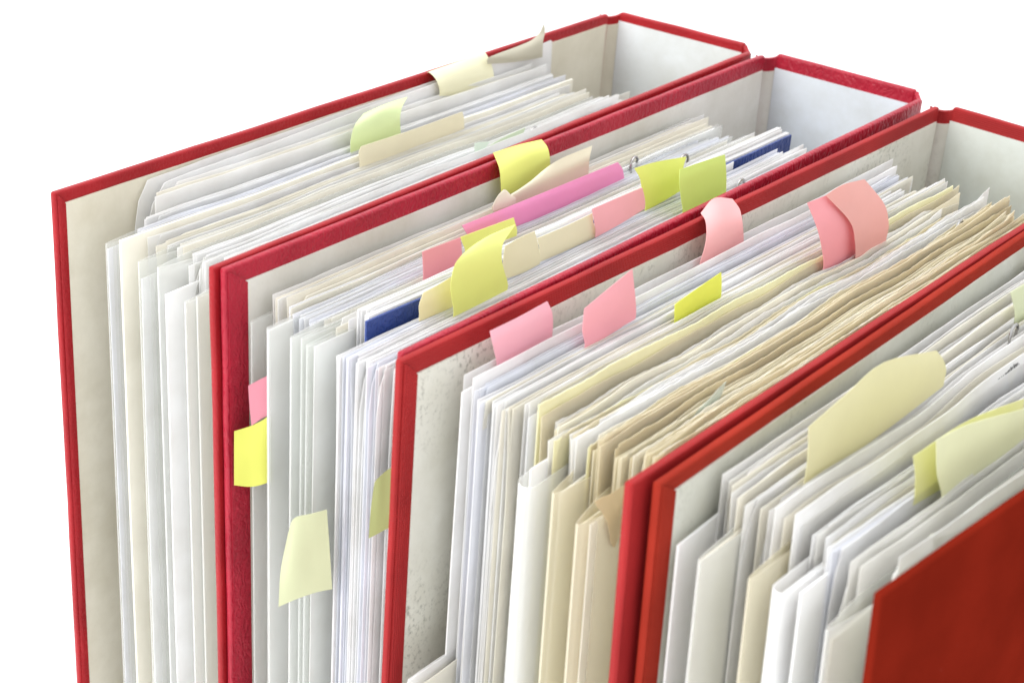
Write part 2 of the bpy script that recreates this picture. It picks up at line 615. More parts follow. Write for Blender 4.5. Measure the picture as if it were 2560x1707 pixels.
def sleeve(b, x, yf, zf, gap=1.6, label='', mat='sleeve', yb=None, zb=None, thick=0.16, height=297.0, name='plastic_sleeve', cat='sleeve',
           color=(0.85, 0.85, 0.85), rnd=1.0, dip=0.0, back=None, roll=False):
    """pocket or folded leaf: two faces joined by a rounded fold along the front"""
    seed = RND.uniform(0, 90)
    yb = yf + RND.uniform(215, 232) if yb is None else yb
    zb = zf if zb is None else zb
    r = gap / 2
    ya = yf + r * rnd
    r0 = r if roll else min(r, 0.35)
    op = lambda y: r if roll else r0 + (r - r0) * min(1.0, max(0.0, (y - yf) / 16.0)) ** 0.8
    ya = yf + r0 * rnd
    ys = [ya + (yb - ya) * (k / 20) ** 1.6 for k in range(1, 21)]
    path = [(x + r - op(y), y) for y in reversed(ys)]
    path += [(x + r - r0 * math.cos(a), ya - r0 * rnd * math.sin(a)) for a in [math.pi * k / 10 for k in range(11)]]
    path += [(x + r + op(y), y) for y in ys]

    def zt(k):
        y = path[k][1]
        t = (y - yf) / (yb - yf)
        return zf + (zb - zf) * t + nz(t * 6, seed, 2.0) * 0.5 - dip * math.exp(-((y - yf) / 9.0) ** 2)
    me = ribbon(name, b, path, zt, height, thick, seed, 0.0)
    o = link(name, me, M[mat])
    o.color = (*color, 1)
    tag(o, label, cat)
    return o

WHT = (0.925, 0.925, 0.925)
BLU = (0.885, 0.895, 0.93)
CRM = (0.92, 0.90, 0.83)
GRY = (0.85, 0.855, 0.84)
BEI = (0.86, 0.81, 0.66)
YEL = (0.90, 0.88, 0.66)
taken = {'1': [], '2': [], '3': [], '4': []}

def feat(b, x, *a, **k):
    taken[b].append(x)
    return sheet(b, x, *a, **k)

def fsleeve(b, x, *a, **k):
    taken[b].append(x)
    taken[b].append(x + k.get('gap', 1.6))
    return sleeve(b, x, *a, **k)

# rearmost binder -------------------------------------------------------------
feat('1', 29.4, 33, -4.6, -2.5, 247, WHT, label='tall white sheet leaning against the leftmost red cover', flare=-1.0, corner=6, jit=0.5)
feat('1', 31.6, 36, -6.5, -1.0, 243, WHT, label='white sheet whose back corner rises beside the cream yellow note', flare=-0.8, corner=8, jit=0.5)
fsleeve('1', 39.8, 11.5, -14.0, gap=4.2, label='clear plastic sleeve at the front left of the rearmost binder', yb=235)
feat('1', 42.6, 11.6, -15.5, -14, 226, BLU, label='bluish sheet inside the front left clear sleeve')
feat('1', 49.6, 11, -10.2, -11.0, 236, CRM, 0.9, label='cream card divider with a bright top edge in the rearmost binder', rag=0.08, jit=0.05)
fsleeve('1', 56.6, 10.4, -14.3, gap=3.4, label='clear sleeve just right of the cream card divider', yb=233)
feat('1', 59.0, 10.6, -19.5, -16, 226, WHT, label='white sheet sunk low in the sleeve beside the cream divider')
fsleeve('1', 64.6, 10.4, -13.2, gap=5.0, label='milky sleeve in the middle of the rearmost binder', mat='milky', yb=231)
feat('1', 67.2, 10.2, -15.6, -15, 224, WHT, label='bright sheet showing inside the milky middle sleeve')
feat('1', 75.2, 6.6, -18.0, -14, 222, WHT, 0.5, label='bright white sheet edge right of the milky middle sleeve')
fsleeve('1', 82.0, 6.8, -17.8, gap=3.0, label='milky sleeve next to the second red cover edge', mat='milky', yb=228, zb=-11)
fsleeve('1', 84.8, 9.2, -16.0, gap=2.4, label='greyish sleeve hidden mostly behind the second cover', mat='milky', yb=228, zb=-11)
feat('1', 88.2, 18.5, -5.4, -8.0, 232, WHT, label='white sheet standing high against the second cover')
# crimson binder --------------------------------------------------------------
fsleeve('2', 107.8, 10.2, -16.4, gap=1.2, label='yellow edged clear sleeve first in the crimson binder', yb=234, zb=-11)
fsleeve('2', 118.6, 6.2, -13.2, gap=1.6, label='clear sleeve holding bright sheets, behind the pink front note', yb=236, zb=-11)
feat('2', 119.4, 6.6, -14.0, -11.5, 232, WHT, 0.5, label='bright sheet stack inside the second clear sleeve of the crimson binder')
fsleeve('2', 126.6, 6.7, -13.2, gap=3.6, label='greyish milky sleeve left of the thin clear pair', mat='milky', yb=234, zb=-13)
fsleeve('2', 131.4, 7.2, -12.4, gap=1.6, label='thin clear sleeve of a pair near the blue notebook', yb=236, zb=-12)
fsleeve('2', 134.2, 6.4, -13.0, gap=2.0, label='pale clear sleeve of a pair left of a dark grey gap', yb=236, zb=-12)
feat('2', 138.3, 6.2, -12.0, -12.0, 232, GRY, label='grey sheet bordering the dark gap in front of the blue notebook')
for i, (xx, zz) in enumerate(((139.4, -6.0), (140.0, -6.3), (140.7, -5.8), (141.3, -6.8))):
    feat('2', xx, 22.0 + i * 1.1, zz, zz - 2.5, 244, WHT, 0.4, label='white leaf of the stiff bundle standing tall behind the blue notebook', group='leaves behind the blue notebook')
for i, (xx, yy, zz) in enumerate(((166.4, 128.0, -11.0), (167.4, 140.0, -10.0), (168.3, 150.0, -9.4), (169.2, 165.0, -9.0))):
    feat('2', xx, yy, zz, -5.4 - i * 0.5, 244 + i * 1.5, BEI, 0.25, rag=0.5, teeth=0.4, end=1.0, jit=0.6, group='browned papers at the back of the crimson binder',
         label='browned ragged paper at the back right of the crimson binder')
feat('2', 146.0, 54.0, -8.4, -9.4, 204, WHT, 0.3, label='white sheet hiding the middle of the blue notebook cover')
# third binder ----------------------------------------------------------------
feat('3', 183.2, 17.5, -8.2, -7.5, 244, WHT, label='first white sheet beside the mould spotted endpaper of the third binder')
feat('3', 186.4, 13.0, -10.6, -8.5, 240, WHT, 0.4, label='bright white sheet edge beside the mould spotted endpaper')
feat('3', 188.4, 15.0, -6.2, -7.0, 238, WHT, label='white sheet standing higher behind the front pink note')
feat('3', 209.5, 16.0, -6.6, -9.0, 240, YEL, 0.35, label='yellow edged sheet running through the third binder', teeth=0.3, rag=0.4)
fsleeve('3', 213.8, 2.0, -21.0, gap=5.4, roll=True, label='translucent sleeve rolled into an open loop at its front, third binder', mat='milky', height=285, yb=150, zb=-15, rnd=1.2)
feat('3', 216.2, 5.5, -17.8, -15.0, 150, WHT, 0.3, label='white paper curled inside the rolled sleeve of the third binder', height=285)
feat('3', 225.4, 6.0, -21.0, -16.0, 160, CRM, 0.4, label='cream sheets inside the aged amber sleeve', height=283)
fsleeve('3', 222.5, 3.0, -19.5, gap=6.0, label='aged amber sleeve beside the rolled sleeve', mat='amber', height=285, yb=160, zb=-15, rnd=0.5)
feat('3', 235.4, 3.0, -24.0, -18.0, 165, BEI, 0.5, label='brownish sheets inside the torn topped sleeve', height=278)
feat('3', 238.2, 2.0, -22.5, -17.0, 165, CRM, 0.3, label='cream sheet beside the brownish sheets in the torn topped sleeve', height=278)
fsleeve('3', 232.6, -1.0, -22.0, gap=7.6, label='brownish sleeve with a torn open top near the third binder right cover', mat='amber', height=280, yb=170, zb=-17, rnd=0.4)
for i, (xx, yy, zz) in enumerate(((185.0, -1.0, -97.0), (186.6, -3.0, -95.5), (188.6, -4.0, -97.5))):
    feat('3', xx, yy, zz, zz + 3.0, 120, WHT if i < 2 else CRM, 0.25, height=200, label=('shorter white document low at the front of the third binder, left of its pair', 'shorter white document low at the front of the third binder, right of its pair', 'short cream document beside two short white ones at the foot of the picture')[i])
# nearest binder --------------------------------------------------------------
feat('4', 262.9, 3.0, -17.6, -9.0, 236, WHT, 0.6, label='white sheet at the front left of the nearest binder', height=292)
feat('4', 263.6, 19.0, -5.2, -8.0, 238, WHT, label='tall white sheet beside the orange red cover', )
fsleeve('4', 269.6, 0.3, -16.8, gap=2.6, label='cream sleeve with a folded top lip in the nearest binder', mat='milky', yb=190, zb=-12)
feat('4', 271.0, 1.2, -17.2, -12.5, 190, CRM, 0.3, label='cream sheet inside the lipped sleeve of the nearest binder')
feat('4', 281.2, 16.0, -5.2, -7.0, 236, WHT, label='white sheet with a jagged front corner behind the large cream note', rag=0.5)
fsleeve('4', 283.0, 2.2, -16.8, gap=2.0, label='yellowish pocket bulging open in the nearest binder', mat='amber', yb=180, zb=-12)
fsleeve('4', 289.2, 2.0, -16.6, gap=4.2, roll=True, label='white folder rolled into an open loop at its front, nearest binder', mat='paper', yb=180, zb=-11, rnd=1.1, color=(0.92, 0.92, 0.92), name='folded_paper', cat='folder')
feat('4', 292.0, 2.6, -18.0, -13.0, 170, WHT, 1.2, label='thick bright bundle inside the rolled white folder')
feat('4', 296.4, 3.0, -15.2, -10.0, 210, WHT, 0.5, label='grey white sheet right of the rolled folder')
fsleeve('4', 304.0, -1.0, -18.2, gap=4.0, label='open plastic pocket with cream pages beside the nearest cover', mat='milky', yb=200, zb=-11)
feat('4', 306.4, 0.5, -21.0, -14.0, 200, CRM, 0.6, label='cream pages inside the open pocket beside the nearest cover')
feat('4', 312.2, 15.5, -4.0, -5.5, 236, GRY, label='greyish sheet standing high beside the outermost cover')

# the many plain leaves between them: bundles of leaves lying close, with gaps between the bundles
# (x from, x to, leaves per bundle, step inside, gap between, height spread, palette)
BUNDLES = {
    '1': [(33.4, 38.5, (1, 2), 0.4, (2.2, 2.8), 0.8, 'w'), (41.0, 46.8, (3, 5), 0.45, (0.8, 1.2), 0.6, 'b'), (50.8, 56.0, (2, 4), 0.4, (0.8, 1.3), 0.8, 'c'),
          (60.6, 64.2, (2, 3), 0.5, (1.0, 1.6), 0.8, 'c'), (70.2, 81.0, (3, 5), 0.4, (0.9, 1.6), 1.0, 'g'), (89.0, 96.5, (2, 3), 0.6, (1.4, 2.2), 0.8, 'w')],
    '2': [(109.4, 112.2, (1, 3), 0.5, (0.8, 1.2), 0.9, 'w'), (114.4, 118.0, (2, 3), 0.45, (0.9, 1.5), 1.0, 'w'), (120.4, 126.0, (4, 7), 0.4, (0.9, 1.6), 0.9, 'b'),
          (127.8, 131.0, (2, 4), 0.5, (0.8, 1.2), 1.0, 'c'), (133.0, 138.0, (2, 4), 0.5, (0.9, 1.4), 1.0, 'w'), (146.4, 170.8, (6, 11), 0.40, (0.6, 1.1), 0.6, 'b')],
    '3': [(189.2, 208.0, (3, 5), 0.40, (0.8, 1.7), 1.0, 'w'), (210.2, 226.0, (2, 5), 0.42, (0.8, 1.7), 1.5, 'o'), (226.5, 251.6, (2, 6), 0.44, (0.6, 1.6), 1.8, 't')],
    '4': [(265.0, 280.5, (2, 5), 0.36, (1.2, 2.4), 1.0, 'n'), (282.2, 299.0, (2, 5), 0.36, (1.4, 2.8), 1.2, 'n'), (300.4, 316.4, (2, 4), 0.42, (1.3, 2.4), 1.0, 'n')],
}
PAL = {'w': (WHT, WHT, WHT, BLU, CRM), 'b': (WHT, WHT, BLU, BLU, WHT), 'c': (WHT, WHT, (0.88, 0.87, 0.83), CRM), 'g': (WHT, WHT, (0.86, 0.86, 0.84), BLU),
       'n': (WHT, WHT, WHT, (0.92, 0.915, 0.895), BLU, CRM), 't': ((0.89, 0.855, 0.73), BEI, BEI, (0.80, 0.735, 0.56), CRM),
       'o': (CRM, (0.91, 0.885, 0.79), (0.89, 0.855, 0.73), BEI, (0.91, 0.89, 0.84), WHT)}
for b, specs in BUNDLES.items():
    for xa, xb, cnt, step, gap, spread, pal in specs:
        x = xa
        while x < xb:
            m = RND.randint(*cnt)
            zj = RND.uniform(-spread, spread)
            yj = RND.uniform(-1.5, 3.5)
            ybj = RND.uniform(224, 242)
            cb = RND.choice(PAL[pal])
            for i in range(m):
                x += step * RND.uniform(0.7, 1.35)
                if x > xb:
                    break
                if any(abs(x - t) < 0.3 for t in taken[b]):
                    continue
                z = env(ZENV[b], x) + zj + RND.uniform(-0.45, 0.45) + (RND.uniform(-1.2, 1.0) if RND.random() < 0.15 else 0)
                y = env(YENV[b], x) + yj + RND.uniform(-0.8, 1.6) + (RND.uniform(2, 8) if RND.random() < 0.15 else 0)
                if (b == '1' and x < 86) or (b == '2' and x < 138.5):
                    y += 9.0
                c = cb if RND.random() < 0.65 else RND.choice(PAL[pal])
                lab = SHEET_LABELS.get(b if b == '3' else b + ('l' if x < {'1': 49.6, '2': 142.0, '4': 276.0}[b] else ('r' if b != '4' or x > 298.5 else 'm')))
                kw = dict(rag=0.25, teeth=0.0, end=0.0, jit=0.28)
                if b == '3':
                    lab = SHEET_LABELS['3w']
                    if pal in 'ot':
                        lab = SHEET_LABELS['3b']
                        if RND.random() < 0.06:
                            c = YEL
                        kw = dict(rag=0.7, teeth=RND.choice((0.0, 0.3, 0.4)), end=RND.choice((0, 0, 1.5, 2.5, -2)), jit=0.55)
                elif b == '4':
                    kw = dict(rag=0.4, teeth=0.0, end=0.0, jit=0.6)
                k = RND.uniform(0.97, 1.02)
                c = tuple(min(0.94, v * k) for v in c)
                sheet(b, x, y, z, color=c, thick=RND.uniform(0.11, 0.2), label=lab[0], group=lab[1], yb=ybj + RND.uniform(-5, 4),
                      zb=z + RND.uniform(-0.8, 0.8) + (RND.uniform(-2.8, 1.6) if RND.random() < 0.3 else 0.0),
                      flare=RND.uniform(-1.6, 1.6) if RND.random() < 0.3 else 0.0, corner=RND.uniform(2, 7) if RND.random() < 0.2 else 0.0, **kw)
            x += RND.uniform(*gap)

# ------------------------------------------------------------------ blue notebook in the crimson binder
nb = bpy.data.objects.new('notebook', None)
COL.objects.link(nb)
nb.location = (0.144, 0.13, -0.305)
tag(nb, 'dark blue notebook cover with white pages filed in the crimson binder', 'notebook')
nbi = Matrix.Translation(nb.location).inverted()
for nm, xx, th, zz, mt, yy in (('page_block', 142.6, 1.6, -6.9, 'paper', 22.5), ('cover', 144.2, 0.7, -7.4, 'blue', 20.5)):
    me = ribbon(nm, '2', flat_path(xx, yy, 246, 34), leaf_z(zz, zz - 3.4, 34, 3.0, 0.05), 292, th, 3.0, 0.0)
    o = link(nm, me, M[mt], nb)
    o.matrix_parent_inverse = nbi
    o.color = (*WHT, 1)

# ------------------------------------------------------------------ sticky notes
NOTES = [
  ('1', (238, 234, 196), 'cream yellow note folded back over the top edge of the leftmost red cover', [[[30.5, 173.7, -7.0], [30.1, 190.1, -10.2], [29.7, 205.6, -11.4]], [[30.5, 173.7, -4.8], [30.1, 190.1, -8.0], [29.7, 205.6, -9.2]], [[29.9, 173.3, -2.2], [29.5, 189.3, -3.5], [29.1, 205.6, -5.5]], [[28.0, 173.4, -0.3], [27.6, 188.8, -0.1], [27.2, 205.7, -1.5]], [[24.5, 173.9, 0.7], [24.1, 190.2, 0.9], [23.6, 206.3, 1.2]], [[20.4, 176.9, -2.0], [20.0, 192.9, -1.8], [19.6, 208.8, -1.9]]]),
  ('1', (216, 231, 168), 'pale green note curling left among the white papers of the rearmost binder', [[[42.0, 116.0, -13.5], [41.7, 129.2, -13.4], [41.3, 141.6, -11.9]], [[42.0, 116.0, -11.3], [41.7, 129.2, -11.2], [41.3, 141.6, -9.7]], [[42.0, 116.1, -6.6], [41.6, 130.2, -6.3], [41.3, 141.2, -4.9]], [[40.4, 119.6, -2.5], [40.1, 132.1, -0.8], [39.8, 143.7, -2.0]], [[36.7, 127.6, -1.2], [36.4, 138.8, -0.4], [36.1, 150.4, -0.5]]]),
  ('1', (236, 228, 198), 'long beige note lying low beside the pale green note', [[[50.0, 112.4, -13.3], [49.3, 138.8, -13.8], [48.6, 167.4, -14.0]], [[50.0, 112.4, -11.1], [49.3, 138.8, -11.6], [48.6, 167.4, -11.8]], [[50.0, 111.9, -8.0], [49.3, 138.7, -8.5], [48.6, 167.0, -8.9]], [[50.0, 113.0, -5.9], [49.3, 138.7, -6.5], [48.6, 166.2, -6.5]]]),
  ('1', (205, 218, 188), 'grey green note sunk between papers by the second cover, half hidden', [[[73.0, 150.2, -14.3], [72.7, 162.2, -14.0], [72.4, 172.0, -13.8]], [[73.0, 150.2, -12.1], [72.7, 162.2, -11.8], [72.4, 172.0, -11.6]], [[72.9, 152.4, -10.1], [72.7, 162.0, -9.0], [72.4, 172.6, -9.3]], [[72.8, 155.9, -9.1], [72.7, 163.1, -8.3], [72.4, 173.4, -7.9]]]),
  ('1', (222, 236, 222), 'small mint white tab in front of the grey green note', [[[75.0, 143.5, -13.0], [74.9, 146.3, -12.9], [74.9, 148.4, -12.8]], [[75.0, 143.5, -10.8], [74.9, 146.3, -10.7], [74.9, 148.4, -10.6]], [[75.0, 143.1, -7.9], [74.9, 146.1, -8.1], [74.8, 149.2, -8.8]], [[75.0, 143.0, -5.5], [74.9, 146.2, -5.9], [74.8, 151.3, -7.0]]]),
  ('1', (204, 199, 182), 'torn translucent paper corner curling up above the rearmost cover edge', [[[29.5, 201.4, -1.0], [29.0, 218.7, -3.9], [28.6, 235.5, -5.8]], [[29.5, 201.4, 1.2], [29.0, 218.7, -1.7], [28.6, 235.5, -3.6]], [[28.4, 206.5, 1.2], [27.9, 222.5, -0.3], [27.6, 236.7, 0.3]], [[26.0, 219.5, 0.4], [25.7, 230.3, 0.7], [25.5, 240.3, 3.1]], [[24.7, 231.6, 0.2], [24.6, 237.0, 1.5], [24.5, 240.5, 6.1]]]),
  ('2', (232, 236, 112), 'bright yellow note hooked over the top of the second binder cover', [[[106.0, 121.2, -10.4], [105.7, 134.6, -9.7], [105.4, 146.8, -7.4]], [[106.0, 121.2, -8.2], [105.7, 134.6, -7.5], [105.4, 146.8, -5.2]], [[105.7, 121.1, -4.3], [105.4, 134.1, -3.3], [105.1, 146.7, -2.5]], [[104.0, 122.0, -0.5], [103.7, 134.8, 0.7], [103.4, 147.4, -0.1]], [[99.4, 124.2, 2.8], [99.1, 137.1, 2.1], [98.8, 149.9, 0.7]]]),
  ('2', (221, 212, 184), 'large beige note twisted diagonally below the bright yellow hooked note', [[[114.0, 108.9, -12.2], [113.4, 133.3, -11.4], [112.8, 158.7, -10.4]], [[114.0, 108.9, -10.0], [113.4, 133.3, -9.2], [112.8, 158.7, -8.2]], [[114.0, 108.0, -6.5], [113.4, 133.0, -5.3], [112.8, 158.8, -4.1]], [[111.6, 123.1, -7.6], [111.2, 141.0, -1.9], [110.7, 162.6, -1.4]]]),
  ('2', (228, 222, 200), 'small pale folded corner at the left end of the twisted beige note', [[[115.5, 106.2, -7.7], [115.4, 111.7, -8.1], [115.2, 117.5, -8.7]], [[115.5, 106.2, -5.5], [115.4, 111.7, -5.9], [115.2, 117.5, -6.5]], [[114.8, 109.4, -3.3], [114.8, 112.2, -3.4], [114.7, 115.4, -4.8]], [[114.3, 112.4, -2.5], [114.3, 113.1, -2.7], [114.3, 113.8, -3.1]]]),
  ('2', (240, 140, 195), 'long magenta pink strip note in the second binder', [[[121.0, 88.5, -11.9], [120.0, 127.7, -14.0], [119.0, 171.0, -16.0]], [[121.0, 88.5, -9.7], [120.0, 127.7, -11.8], [119.0, 171.0, -13.8]], [[121.0, 86.7, -7.0], [120.1, 126.2, -7.8], [119.0, 169.7, -9.6]], [[120.6, 85.7, -5.1], [119.6, 124.4, -5.8], [118.5, 167.2, -6.4]]]),
  ('2', (238, 152, 166), 'salmon pink note left of the curled yellow notes', [[[130.5, 57.8, -11.7], [130.3, 66.8, -12.7], [130.1, 75.6, -13.2]], [[130.5, 57.8, -9.5], [130.3, 66.8, -10.5], [130.1, 75.6, -11.0]], [[130.5, 57.5, -5.8], [130.3, 66.2, -6.5], [130.1, 75.0, -6.7]], [[130.5, 57.1, -2.0], [130.3, 65.7, -2.3], [130.1, 74.2, -2.6]]]),
  ('2', (235, 238, 122), 'small yellow strip peeking out behind the big curled yellow note', [[[127.5, 79.6, -11.4], [127.2, 91.4, -11.6], [126.9, 104.7, -12.2]], [[127.5, 79.6, -9.2], [127.2, 91.4, -9.4], [126.9, 104.7, -10.0]], [[127.5, 78.2, -6.4], [127.2, 90.6, -6.9], [126.9, 103.6, -7.5]], [[127.6, 77.1, -4.2], [127.3, 89.6, -4.8], [126.9, 102.8, -5.5]]]),
  ('2', (227, 233, 122), 'big lime yellow note curling to a pointed tip in the second binder', [[[154.0, 45.1, -10.8], [153.7, 57.2, -10.7], [153.4, 69.2, -10.4]], [[154.0, 45.1, -8.6], [153.7, 57.2, -8.5], [153.4, 69.2, -8.2]], [[154.3, 43.4, -2.5], [154.1, 55.1, -2.8], [153.8, 66.7, -3.1]], [[154.2, 43.5, 1.7], [154.0, 55.0, 2.3], [153.7, 65.6, 0.6]], [[153.0, 47.1, 5.7], [152.7, 56.5, 5.8], [152.4, 67.3, 4.2]], [[150.2, 57.5, 6.5], [150.0, 64.2, 7.0], [149.8, 73.6, 5.4]], [[148.5, 66.7, 6.0], [148.4, 71.0, 6.3], [148.2, 77.8, 6.1]]]),
  ('2', (229, 223, 186), 'rounded cream note just right of the curled lime yellow note', [[[148.0, 73.3, -10.3], [147.8, 82.6, -11.2], [147.6, 91.0, -10.9]], [[148.0, 73.3, -8.1], [147.8, 82.6, -9.0], [147.6, 91.0, -8.7]], [[148.0, 73.1, -4.2], [147.8, 81.9, -4.9], [147.6, 89.7, -4.1]], [[147.7, 74.1, 0.2], [147.5, 81.2, 0.8], [147.3, 88.0, 0.7]]]),
  ('2', (232, 226, 192), 'low cream note between the rounded cream note and the pale salmon note', [[[146.5, 92.3, -11.0], [146.1, 106.4, -11.5], [145.8, 120.6, -11.6]], [[146.5, 92.3, -8.8], [146.1, 106.4, -9.3], [145.8, 120.6, -9.4]], [[146.5, 91.6, -5.6], [146.2, 105.0, -6.0], [145.8, 119.1, -6.2]], [[146.5, 90.5, -2.6], [146.2, 104.2, -2.9], [145.9, 118.0, -2.6]]]),
  ('2', (239, 229, 178), 'crumpled pale yellow note beside the blue notebook cover', [[[149.0, 36.3, -11.0], [148.8, 43.5, -11.3], [148.6, 50.7, -11.5]], [[149.0, 36.3, -8.8], [148.8, 43.5, -9.1], [148.6, 50.7, -9.3]], [[149.3, 35.9, -5.5], [149.1, 43.1, -5.8], [149.0, 50.2, -5.6]], [[148.5, 38.3, -2.9], [148.3, 44.4, -2.6], [148.1, 50.9, -1.9]]]),
  ('2', (245, 178, 183), 'pale salmon note below the yellow and lime pair', [[[147.0, 118.9, -10.8], [146.7, 132.1, -10.1], [146.3, 145.5, -8.8]], [[147.0, 118.9, -8.6], [146.7, 132.1, -7.9], [146.3, 145.5, -6.6]], [[147.0, 117.6, -4.3], [146.7, 130.4, -4.0], [146.4, 144.4, -3.7]], [[147.1, 116.0, -0.2], [146.7, 129.0, -0.5], [146.4, 143.0, -0.8]]]),
  ('2', (222, 226, 102), 'mustard yellow note with a folded left corner, left of the lime note', [[[144.5, 148.3, -11.0], [144.2, 158.9, -10.6], [144.0, 168.4, -9.7]], [[144.5, 148.3, -8.8], [144.2, 158.9, -8.4], [144.0, 168.4, -7.5]], [[144.6, 145.8, -3.4], [144.3, 157.4, -3.7], [144.0, 168.6, -3.7]], [[143.8, 145.1, 1.0], [143.5, 157.0, 0.0], [143.2, 170.4, -1.3]], [[142.6, 143.2, 4.7], [142.3, 155.8, 3.5], [141.9, 173.4, 0.6]]]),
  ('2', (207, 229, 112), 'lime green note near the back of the second binder', [[[156.0, 153.0, -10.4], [155.7, 165.9, -11.7], [155.4, 178.7, -11.5]], [[156.0, 153.0, -8.2], [155.7, 165.9, -9.5], [155.4, 178.7, -9.3]], [[156.1, 150.9, -2.9], [155.7, 164.1, -3.3], [155.4, 178.1, -4.5]], [[156.1, 149.4, 2.3], [155.8, 162.4, 2.0], [155.4, 176.9, 0.4]], [[155.3, 150.2, 6.0], [155.0, 163.1, 5.2], [154.6, 176.9, 4.0]]]),
  ('3', (246, 178, 194), 'pink note nearest the front in the third binder', [[[184.0, 29.1, -10.7], [183.8, 40.9, -10.6], [183.5, 53.0, -10.3]], [[184.0, 29.1, -8.5], [183.8, 40.9, -8.4], [183.5, 53.0, -8.1]], [[184.2, 27.7, -4.6], [184.0, 39.4, -4.5], [183.7, 52.7, -4.9]], [[184.3, 26.4, -0.9], [184.0, 38.2, -0.8], [183.8, 51.8, -1.0]], [[183.6, 26.1, 1.9], [183.3, 38.3, 1.8], [183.1, 50.4, 2.3]]]),
  ('3', (243, 165, 177), 'pink note with a pointed top corner, second from the front of the third binder', [[[193.0, 55.5, -10.8], [192.8, 67.2, -10.2], [192.5, 79.3, -9.5]], [[193.0, 55.5, -8.6], [192.8, 67.2, -8.0], [192.5, 79.3, -7.3]], [[193.0, 54.1, -4.7], [192.8, 66.3, -3.6], [192.6, 78.3, -2.9]], [[192.6, 54.6, -1.5], [192.4, 65.9, 0.6], [192.2, 77.6, 1.6]], [[191.8, 55.8, 1.3], [191.6, 66.2, 3.7], [191.4, 77.3, 6.2]]]),
  ('3', (240, 171, 171), 'pink note arching over the top of the third binder cover', [[[184.5, 122.1, -10.8], [184.3, 134.7, -10.6], [184.0, 146.3, -10.0]], [[184.5, 122.1, -8.6], [184.3, 134.7, -8.4], [184.0, 146.3, -7.8]], [[184.3, 124.3, -3.4], [184.0, 135.1, -3.8], [183.9, 145.3, -3.3]], [[182.6, 127.1, -0.4], [182.4, 136.8, -0.1], [182.2, 146.5, -0.7]], [[179.3, 130.8, 1.5], [179.2, 139.7, 2.4], [179.0, 149.8, 0.1]], [[174.8, 134.8, 1.4], [174.6, 141.8, 4.3], [174.4, 152.7, 1.0]]]),
  ('3', (238, 152, 160), 'pink note arched under its lighter twin near the back of the third binder', [[[210.5, 150.8, -11.2], [210.3, 161.1, -12.4], [210.1, 171.2, -14.0]], [[210.5, 150.8, -9.0], [210.3, 161.1, -10.2], [210.1, 171.2, -11.8]], [[210.2, 148.9, -3.3], [210.0, 158.7, -2.7], [209.9, 168.5, -3.5]], [[209.1, 146.5, 3.5], [208.9, 156.1, 4.2], [208.7, 166.9, 3.2]], [[206.1, 143.8, 11.7], [205.9, 154.4, 10.9], [205.7, 165.0, 10.1]]]),
  ('3', (229, 163, 154), 'dusky pink note overlapping another pink note near the back of the third binder', [[[213.0, 166.1, -14.0], [212.8, 176.2, -13.7], [212.6, 185.3, -12.2]], [[213.0, 166.1, -11.8], [212.8, 176.2, -11.5], [212.6, 185.3, -10.0]], [[212.7, 164.6, -5.1], [212.5, 175.6, -5.5], [212.3, 186.0, -5.6]], [[211.1, 162.6, 1.6], [210.8, 175.0, 1.5], [210.7, 184.0, 1.4]], [[207.3, 152.2, 12.1], [207.1, 162.1, 12.7], [206.8, 176.1, 10.7]]]),
  ('3', (232, 236, 82), 'vivid yellow note low in the middle of the third binder', [[[201.5, 85.6, -11.0], [201.3, 97.9, -11.1], [201.0, 109.5, -10.1]], [[201.5, 85.6, -8.8], [201.3, 97.9, -8.9], [201.0, 109.5, -7.9]], [[201.5, 85.2, -6.2], [201.3, 97.1, -5.7], [201.1, 108.9, -4.8]], [[201.2, 85.5, -4.1], [201.0, 97.1, -2.7], [200.8, 108.6, -1.6]]]),
  ('4', (226, 220, 172), 'large cream note lying along the papers of the nearest binder', [[[276.0, 35.6, -11.9], [276.5, 56.3, -10.4], [277.1, 78.6, -8.8], [277.7, 100.9, -6.8]], [[276.0, 35.6, -9.7], [276.5, 56.3, -8.2], [277.1, 78.6, -6.6], [277.7, 100.9, -4.6]], [[276.0, 35.8, -4.5], [276.5, 54.9, -2.5], [277.0, 74.5, 0.6], [277.7, 101.0, -2.1]], [[275.6, 36.0, 0.3], [276.1, 53.6, 3.3], [276.5, 71.5, 6.6], [277.3, 99.0, 1.6]], [[274.8, 36.3, 5.5], [275.2, 52.3, 8.5], [275.7, 68.5, 11.3], [276.4, 95.8, 5.1]]]),
  ('4', (231, 230, 160), 'yellow note standing behind a crumpled pale green note in the nearest binder', [[[298.5, 48.9, -11.5], [299.3, 79.0, -13.9], [300.0, 104.9, -14.7]], [[298.5, 48.9, -9.3], [299.3, 79.0, -11.7], [300.0, 104.9, -12.5]], [[298.5, 47.5, -3.0], [299.2, 74.3, -2.3], [299.9, 102.2, -6.2]], [[297.9, 45.8, 3.1], [298.6, 72.1, 2.6], [299.4, 102.4, -2.7]]]),
  ('4', (230, 231, 190), 'crumpled pale green note near the right edge of the nearest binder', [[[302.5, 54.9, -11.3], [303.1, 76.1, -11.7], [303.7, 100.5, -10.1]], [[302.5, 54.9, -9.1], [303.1, 76.1, -9.5], [303.7, 100.5, -7.9]], [[302.8, 49.5, -0.9], [303.3, 71.3, -1.9], [304.0, 97.6, -4.7]], [[302.3, 47.0, 8.8], [302.7, 63.9, 6.6], [303.6, 96.5, -1.3]]]),
